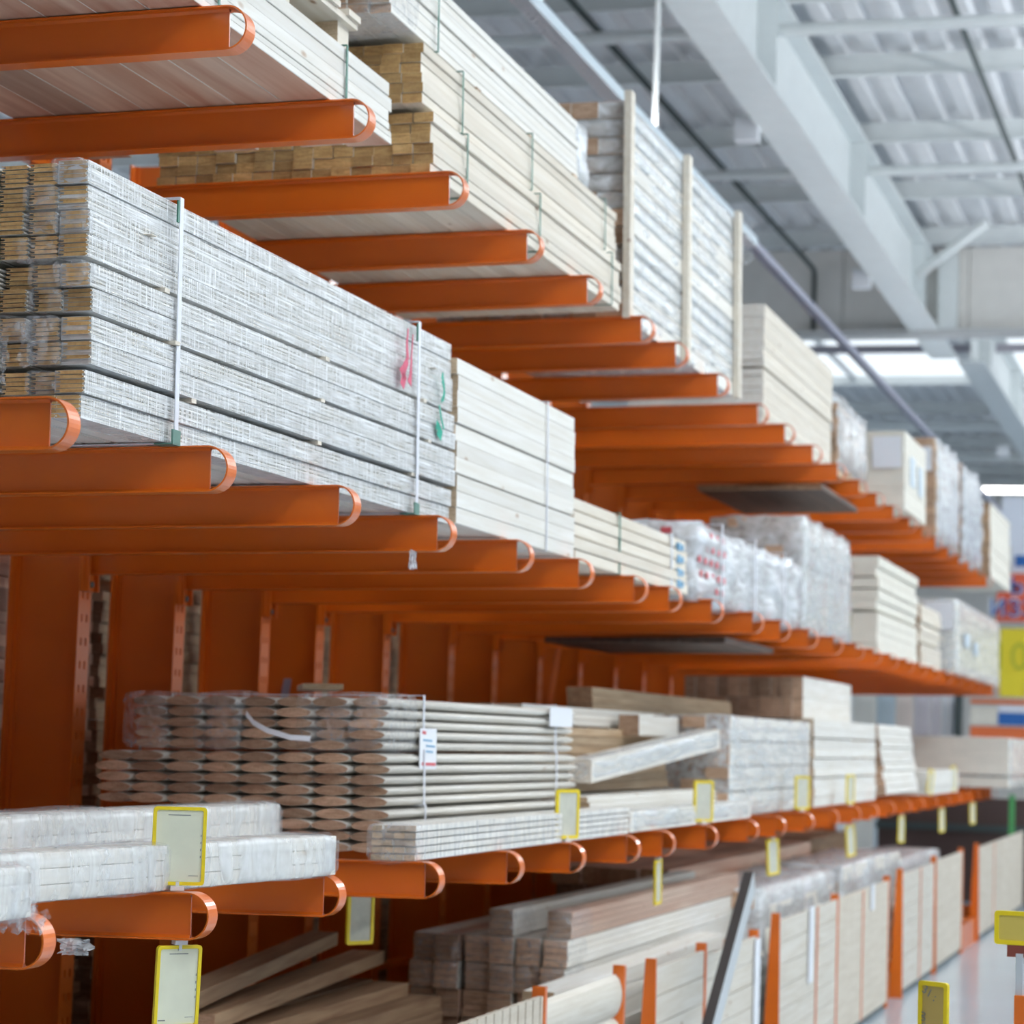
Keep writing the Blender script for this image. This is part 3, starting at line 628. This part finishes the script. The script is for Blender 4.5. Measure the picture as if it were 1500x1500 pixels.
# ------------------------------------------------------------------ yellow price frames
CARDG = plain('greyish_card', (.60, .60, .50), .7, 0, .08, 0, 30)
def frame(label, loc, yaw, w=.125, h=.185, roll=0, below=False, insert=PAPER, marks=True, post=0, group=None, pitch=0):
    """loc: point where the clip meets the arm; frame stands above (or hangs below)"""
    if not marks and insert is PAPER: insert = CARDG
    t = thing('price_frame', label, 'sign frame', loc, (pitch, roll, yaw), group)
    s_ = -1 if below else 1; z0 = .012 if not below else -.012-h
    b = MB(); tw = .008 if marks else .012
    def rr(w, h, r): 
        pts = []
        for cx, cz, a0 in ((w/2-r, h-r, 0), (-w/2+r, h-r, 90), (-w/2+r, r, 180), (w/2-r, r, 270)):
            for k in range(4): a = math.radians(a0+30*k); pts.append((cx+r*math.cos(a), cz+r*math.sin(a)))
        return pts
    o = rr(w, h, .009); i = [(x, z+tw) for x, z in rr(w-2*tw, h-2*tw, .005)]; n = len(o)
    for k in range(n):
        j = (k+1) % n; b.quadbox([(o[k][0],-.005,z0+o[k][1]),(o[j][0],-.005,z0+o[j][1]),(o[j][0],.005,z0+o[j][1]),(o[k][0],.005,z0+o[k][1]),(i[k][0],-.005,z0+i[k][1]),(i[j][0],-.005,z0+i[j][1]),(i[j][0],.005,z0+i[j][1]),(i[k][0],.005,z0+i[k][1])])
    b.build('frame_border', YELLOW, t)
    MB().box(-w/2+tw*.8, w/2-tw*.8, -.0015, .0015, z0+tw*.8, z0+h-tw*.8).build('insert_card', insert, t)
    if marks:
        b = MB(); b.box(-w*.22, w*.2, -.0022, -.0016, z0+h*.955-.012, z0+h*.955-.010)
        for k in range(4): b.box(w*.40, w*.415, -.0022, -.0016, z0+h*(.35+.09*k), z0+h*(.38+.09*k))
        b.box(-w*.40, -w*.24, -.0022, -.0016, z0+h*.085, z0+h*.10); b.box(w*.2, w*.38, -.0022, -.0016, z0+h*.12, z0+h*.126)
        b.build('faint_print', INK, t)
    if not post: 
        MB().box(-.016,.016,-.010,.010,0 if not below else -.010, .010 if not below else 0).box(-.004,.004,-.006,.006,.004 if not below else -.024,.02 if not below else -.004).build('magnet_clip', CLEAR, t)
    return t
top = LZ[0]+.002; bot = LZ[0]-H-.002
frame('large yellow price frame standing on an arm nose, lower left, blank greenish card', (-2.358, 5.53, top), .52, .125, .182)
frame('yellow price frame hanging right beneath the large lower left one', (-2.345, 5.53, bot), .88, .115, .19, below=True, pitch=.03)
frame('small yellow price frame standing in front of the white batten bundle', (-2.335, 9.07, top), 1.10, .125, .18, marks=False)
frame('small yellow price frame on an arm nose before the slanted beam', (-2.335, 11.59, top), 1.0, .125, .19, marks=False)
frame('small yellow price frame standing before the white layered stack', (-2.335, 14.43, top), 1.06, .13, .19, marks=False)
frame('thin yellow price frame standing before the second white stack', (-2.335, 16.35, top), 1.3, .12, .185, marks=False)
frame('slanted thin yellow price frame on the far low arms', (-2.335, 20.82, top), 1.3, .11, .20, roll=.28, marks=False)
frame('last upright yellow price frame before the cream block', (-2.335, 22.70, top), 1.35, .12, .22, marks=False)
frame('yellow price frame hanging half hidden under the fifth low arm', (-2.72, 7.9, bot), 1.0, .11, .185, below=True, marks=False)
frame('edge-on yellow price frame hanging above the leaning metal profile', (-2.335, 10.65, bot), 1.52, .10, .19, below=True, marks=False, roll=-.05)
frame('tilted yellow price frame hanging below an arm, before white wrap', (-2.335, 13.47, bot), 1.15, .11, .19, below=True, marks=False, roll=-.09)
frame('tilted yellow price frame hanging over the second white wrapped pile', (-2.335, 16.35, bot), 1.18, .11, .20, below=True, marks=False, roll=-.14)
frame('narrow yellow price frame hanging over the third white wrapped pile', (-2.335, 19.05, bot), 1.3, .11, .20, below=True, marks=False)
frame('narrow yellow price frame hanging before the dark back shadow', (-2.335, 21.80, bot), 1.3, .12, .20, below=True, marks=False, roll=-.08)
frame('furthest yellow price frame hanging from the low arms', (-2.335, 24.5, bot), 1.25, .12, .20, below=True, marks=False, roll=-.06)
# frames on the right, on stands
f = frame('yellow-edged tag with numerals at the bottom right corner', (-.762, 7.0, .93), -.55, .098, .175, insert=PAPERY, marks=False, post=1)
text('numerals', '31 :', .034, INK, f, (-.012,-.004,.155), (math.pi/2, .5, 0), .0005); text('numerals', '003', .026, INK, f, (-.034,-.004,.085), (math.pi/2, math.pi/2, 0), .0005)
MB().tube([(0,0,.012),(0,0,-.93)], .008, 8).build('stand_pole', STEEL, f)
f = frame('wide yellow tag on a post at the right edge', (-.538, 7.0, 1.215), -.10, .13, .09, insert=plain('yellow_card_bright', (.62,.48,.10), .6), marks=False, post=1)
MB().box(-.03,.03,-.004,.004,-.02,.012).build('holder', [plain('brown_red', (.22,.05,.03), .5)], f)
MB().box(-.006,.014,-.006,.006,-.12,-.01).build('stem', STEEL, f)
MB().box(-.006,.05,-.02,.02,-1.215,-.12).build('post', ORANGE, f)

# ------------------------------------------------------------------ setting
struct(MB().box(-30, 30, -9, 66, -.1, 0).build('floor', [None or plain('polished_floor', (.44,.51,.58), .18, 0, .06, 0, .7)]))
# corrugated deck with skylight openings
def deck(x0, x1, y0, y1, z=8.1, pitch=.31, dp=.07):
    b = MB(); x = x0
    while x < x1-1e-6:
        P = [(x, z+dp), (x+pitch*.34, z+dp), (x+pitch*.45, z), (x+pitch*.89, z), (x+pitch, z+dp)]
        for k in range(4):
            (a, za), (c, zc) = P[k], P[k+1]; b.face([(a,y0,za),(c,y0,zc),(c,y1,zc),(a,y1,za)])
        x += pitch
    return b
D = MB()
def add(m): 
    o = len(D.v); D.v += m.v; D.f += [tuple(i+o for i in f) for f in m.f]; D.m += m.m; D.sm += m.sm
XL, XR = -24.8, 24.8
sky = [(-10.2,-8.3,38.7,43.9),(-7.6,-6.45,38.7,43.9),(-6.3,-4.35,38.7,43.9),(-3.8,-1.8,38.7,43.9),(1.2,5.2,38.7,43.9)]
add(deck(XL, XR, -9, 38.7)); add(deck(XL, XR, 43.9, 66))
cuts = sorted(sky); x = XL
for (a, b_, _, _) in cuts:
    n = max(1, round((a-x)/.31)); add(deck(x, a, 38.7, 43.9, pitch=(a-x)/n)); x = b_
n = round((XR-x)/.31); add(deck(x, XR, 38.7, 43.9, pitch=(XR-x)/n))
struct(MB().box(XL, XR, 43.88, 43.93, 8.02, 8.18).build('trim_3', [GREYM]))
struct(D.build('ceiling', [DECKM]))
# rooflight bars
for k, y in enumerate((38.25,)):
    struct(MB().box(-12, 6, y, y+.05, 7.70, 7.83).build('trim_1', [plain('grey_violet', (.42,.40,.45), .5)]))
PY = [20.35, 22.75, 25.35, 28.05, 30.65]; PY = [PY[0]-2.6*k for k in range(9,0,-1)] + PY + [33.3+2.65*k for k in range(12)]
pur = thing('roof_purlins', 'light grey roof purlins crossing under the corrugated deck', 'roof purlins', (0,0,7.85)); 
tag(pur, kind='structure')
for y in PY:
    if 38 < y < 44.5: continue
    b = MB(); b.box(XL, XR, y-.006, y+.006, 0, .21).box(XL, XR, y-.07, y, 0, .01).box(XL, XR, y, y+.07, .2, .21); b.build('purlin', GREYM, pur)
for y in (9.75, 15.0, 20.25, 25.5, 36, 46.5, 51.7):
    MB().tube([(XL, y, -.25), (XR, y, -.25)], .055, 10).build('tie_tube', GREYM, pur)
def ibeam(x, y0, y1, name, label):
    t = thing(name, label, 'roof beam', (x, y0, 7.0)); tag(t, kind='structure'); ln = y1-y0
    MB().box(-.185, .185, 0, ln, 0, .025).build('bottom_flange', GREYM, t); MB().box(-.008, .008, 0, ln, .025, .83).build('web', GREYM, t); MB().box(-.185, .185, 0, ln, .83, .85).build('top_flange', GREYM, t)
    y = 20.25-5.25*3
    while y < y1-1:
        if y > y0: MB().box(.008, .17, y-y0-.3, y-y0-.28, .025, .83).build('stiffener', GREYM, t)
        y += 5.25
    return t
bm_ = ibeam(-3.745, -2, 34.3, 'roof_beam', 'big light grey steel roof beam running away overhead')
ibeam(-3.42, 34.6, 60, 'roof_beam', 'far roof beam beyond the grey fascia')
ibeam(6.3, -2, 60, 'roof_beam', 'parallel roof beam over the aisle out of view')
# brace under purlin near the fascia
b = MB().tube([(-3.56, 29.6, 7.28), (-2.75, 29.4, 7.86)], .06, 6); tag(b.build('knee_brace', GREYM), 'short light grey knee brace from the roof beam up to a purlin', 'brace')
# fascia
fb = MB()
for k in range(30): fb.box(-24+k*1.6, -24+(k+1)*1.6-.012, 0, .12, 0, 1.06)
struct(fb.build('wall_fascia', [WALLM], None, (0, 32.05, 7.02)))
struct(MB().box(-24, 24, 31.9, 32.2, 6.93, 7.02).build('trim_2', [plain('fascia_edge', (.55,.56,.56), .6)]))
cpost = thing('steel_post', 'light grey steel post against the fascia under the roof beam', 'post', (-3.45, 31.85, 7.02)); MB().box(-.12,.12,-.01,.16,0,1.0).build('post_plate', GREYM, cpost)
for k in range(5): MB().tube([(-.05,-.01,.15+k*.16),(-.05,-.03,.15+k*.16)], .02, 8).build('bolt', GREYM, cpost)
struct(MB().box(-24.9, -24.8, -9, 66, 0, 8.2).build('wall_left', [WALLM]))
struct(MB().box(-25, 25, 62, 62.1, 0, 8.2).build('wall_back', [WALLM]))
struct(MB().box(-25, 25, -9.1, -9, 0, 8.2).build('wall_light_blocker', [plain('light_blocker_grey', (.62,.60,.57), .8)]))  # unseen wall added behind the camera to darken faces turned toward it

# lighting trunk with chains
tr = thing('lighting_trunk', 'perforated white lighting trunk hanging by thin rods under the roof', 'light track', (-3.53, 6, 5.5))
b = MB(); b.box(-.05, .05, 0, 12.8, .07, .075); b.box(.045, .05, 0, 12.8, 0, .075); b.box(-.05, -.045, 0, 12.8, 0, .075)
b.build('channel', plain('pale_blue_steel', (.70,.80,.86), .4), tr)
b = MB(); y = 0
for k in range(160): b.box(-.045, .045, y, y+.055, -.002, .002); y += .08
b.box(-.05,-.035,0,12.8,-.001,.001).box(.035,.05,0,12.8,-.001,.001).box(-.008,.008,0,12.8,-.001,.001)
b.build('perforated_cover', plain('pale_pink_steel', (.82,.80,.82), .4), tr)
for y in (12.6, 15.4):
    t = MB().tube([(0,y-6,.075),(0,y-6,2.6)], .019, 6); t.build('hanging_rod', plain('bright_zinc', (.85,.88,.88), .3), tr)
for y in range(-3, 30, 3):
    lu = bpy.data.lights.new('added_trunk_fill', 'AREA'); lu.shape = 'RECTANGLE'; lu.size = .08; lu.size_y = 2.6; lu.energy = 7; lu.color = (.97,.98,1.0)  # upward fill lights added along the trunk to brighten the ceiling
    lo = bpy.data.objects.new('added_trunk_fill', lu); COL.objects.link(lo); lo.location = (0, y, .10); lo.rotation_euler = (math.pi,0,0); lo.parent = tr
tr2 = tag(MB().box(-.035,.035,0,22,0,.06).build('cable_duct', plain('violet_grey', (.32,.33,.42), .5), None, (-3.53, 18.8, 5.5)), 'thin dark violet cable duct running on beyond the lighting trunk', 'cable duct')
for nm, pts, lb in (('conduit', [(-5.35,15,7.82),(-5.17,31.95,7.82),(-5.17,32.0,7.75),(-5.17,32.0,6.95)], 'dark conduit under the roof that turns down the fascia'), ('conduit', [(-2.25,15,7.80),(-2.13,30,7.80)], 'dark conduit under the roof right of the beam')):
    tag(MB().tube(pts, .03, 8).build(nm, DARKM), lb, 'conduit')
for (x,y,z,lb) in ((-4.02,21.1,6.90,'nearer white detector box on the roof beam edge'),(-4.02,28.2,6.9,'farther white detector box on the roof beam edge'),(-3.85,45,6.9,'white detector box on the far roof beam')):
    t = thing('detector_box', lb, 'detector', (x,y,z)); MB().box(-.1,.1,-.07,.07,-.02,.17).build('housing', WHITEP, t); MB().box(-.1,.1,-.05,.05,.17,.2).build('bracket', GREYM, t)

# far end of the hall: banners, door samples, shelf fascia, shadow block
def board(name, label, x0, x1, z0, z1, y, mat, cat='sign', t=.05):
    o = thing(name, label, cat, ((x0+x1)/2, y, z0)); MB().box(x0-(x0+x1)/2, x1-(x0+x1)/2, 0, t, 0, z1-z0).build('panel', mat, o); return o
RED = plain('orange_red_banner', (.70,.12,.06), .6); BLUE = plain('blue_banner', (.02,.13,.42), .6); YB = plain('yellow_banner', (.80,.66,.03), .6); WB = plain('white_banner', (.82,.86,.95), .6)
o = board('banner', 'pale blue-white banner at the right edge, highest', -2.83, -.6, 4.36, 5.0, 33, WB)
o = board('banner', 'white banner with a blue stripe at the right edge', -2.70, -.6, 4.02, 4.355, 33, WB); MB().box(-1.0,1.05,-.02,-.005,.08,.22).build('blue_stripe', BLUE, o)
o = board('hanging_sign', 'orange-red sign with blue and white letters at the right edge', -2.87, -.6, 3.38, 4.0, 32.9, RED)
for (s, x, z) in (('Ь', -.885, .45), ('ИЗЗ', -.935, .16)):
    text('letter_outline', s, .33, WB, o, (x,-.015,z), (math.pi/2,0,0), .006); text('letters', s, .29, BLUE, o, (x,-.03,z), (math.pi/2,0,0), .004)
o = board('hanging_sign', 'yellow poster with pale green figures below the orange-red sign', -2.82, -.9, 2.42, 3.30, 32.95, YB)
text('figures', '10', .5, plain('olive_print', (.52,.50,.03), .6), o, (-.84,-.012,.5), (math.pi/2,0,0), .003)
MB().box(-.62,.9,-.02,-.01,.0,.2).build('price_patch', WB, o)
o = board('shelf_fascia', 'orange-red shelf fascia panel above the cream block', -3.19, -.6, 1.3, 2.04, 33, plain('orange_shelf', (.78,.17,.05), .5), 'shelf')
MB().box(-1.29,-.96,-.03,-.01,.76,.98).build('cream_box', CREAM, o); MB().box(-.94,.9,-.03,-.01,.76,.92).build('blue_box', BLUE, o); MB().box(-.94,.9,-.03,-.01,.93,1.02).build('white_rail', WB, o); MB().box(-1.29,1.29,-.06,-.0,1.03,1.08).build('orange_rail', ORANGE, o)
cols = [(.80,.83,.86),(.75,.75,.70),(.50,.60,.66),(.76,.66,.60),(.62,.58,.62),(.66,.62,.66),(.78,.80,.84),(.80,.84,.92)]
xs = [-4.85,-4.5,-4.22,-3.98,-3.76,-3.56,-3.42,-3.32,-3.24]
for k in range(8):
    o = thing('sample_door', 'upright pastel sample door in the row beyond the rack', 'door sample', ((xs[k]+xs[k+1])/2, 31.6+.02*k, 0), group='sample doors beyond the rack')
    w = xs[k+1]-xs[k]-.02; m_ = plain('door_tint', cols[k], .5)
    MB().box(-w/2, w/2, 0, .04, 0, 2.42).build('door_leaf', m_, o); MB().box(-w/2+.03, w/2-.03, -.01, 0, 1.5, 2.3).build('inset_panel', plain('door_inset', tuple(c*.86 for c in cols[k]), .5), o)
tag(MB().box(-.05,.05,0,.1,0,2.4).build('dark_gap_strip', DARKM, None, (-3.2,31.55,0)), 'black strip standing in for the dark gap right of the pastel sample doors', 'post')  # black strip painted in for the dark gap beside the doors
o = thing('back_shadow', 'dark brown block painted for the shadow beyond the end of the low arms', 'shading', (-2.6, 29.6, 0))
MB().box(-1.3,1.3,0,.6,0,1.18).build('shadow_block', plain('shadow_brown', (.075,.045,.04), .7), o); MB().box(-1.32,1.4,-.03,0,.80,.88).build('black_bar', DARKM, o)  # dark block stands in for the back shadow, black bar across it
MB().box(-.03,.03,-.08,-.03,0,1.25).build('green_post', plain('green_paint', (.10,.42,.14), .5), o, (.28,-.6,0))
# far tube lamp and unseen lamp rows added to light the hall
lp = thing('tube_lamp', 'bright horizontal tube lamp at the right edge far away', 'lamp', (-3.1, 52, 7.0)); MB().box(-1.8,1.8,-.05,.05,-.05,.05).build('tube', LAMP, lp); MB().box(-1.8,1.8,-.06,.06,.05,.08).build('housing', GREYM, lp)
for x in (-1.2, 1.2): MB().tube([(x,0,.08),(x,0,1.12)], .012, 6).build('hanging_rod', GREYM, lp)
HZ = plain('lamp_housing', (.8,.8,.8), .5)
hm = MB().box(-.14,.14,-1.3,1.3,.0,.06).mesh('housing',[HZ]); dm = MB().box(-.11,.11,-1.25,1.25,-.012,0).mesh('diffuser',[emit('diffuser', (.93,.97,1), 6)])
for i, x in enumerate((1.2, 4.6, -18.0)):
    for j in range(14 if i != 1 else 9):
        t = thing('added_ceiling_lamp', 'unseen linear lamp in the rows added to light the hall', 'lamp', (x, -1+j*4.2, 6.4), group='linear lamps added out of view'); place('housing', hm, t); place('diffuser', dm, t)
        ld = bpy.data.lights.new('added_lamp_light', 'AREA'); ld.shape = 'RECTANGLE'; ld.size = .5; ld.size_y = 2.5; ld.energy = 45; ld.color = (.93,.97,1.0)
        lo = bpy.data.objects.new('added_lamp_light', ld); COL.objects.link(lo); lo.location = (0,0,-.03); lo.parent = t
        lu = bpy.data.lights.new('added_ceiling_fill', 'AREA'); lu.shape = 'RECTANGLE'; lu.size = .3; lu.size_y = 2.5; lu.energy = 135; lu.color = (.95,.97,1.0)  # upward fill added above each lamp to brighten the roof deck
        lo = bpy.data.objects.new('added_ceiling_fill', lu); COL.objects.link(lo); lo.location = (0,0,.09); lo.rotation_euler = (math.pi,0,0); lo.parent = t

# ------------------------------------------------------------------ sky outside
w = bpy.data.worlds.new('world'); sc.world = w; w.use_nodes = True
bg = w.node_tree.nodes['Background']; bg.inputs[0].default_value = (.86,.94,1,1); bg.inputs[1].default_value = 1.25

cy = sc.cycles; cy.max_bounces = 8; cy.diffuse_bounces = 4; cy.glossy_bounces = 3; cy.transmission_bounces = 3; cy.transparent_max_bounces = 10; cy.adaptive_threshold = .025; cy.sample_clamp_indirect = 6
sc.view_settings.view_transform = 'Standard'; sc.view_settings.look = 'None'; sc.view_settings.gamma = 1; sc.view_settings.use_curve_mapping = False
sc.view_settings.exposure = .13
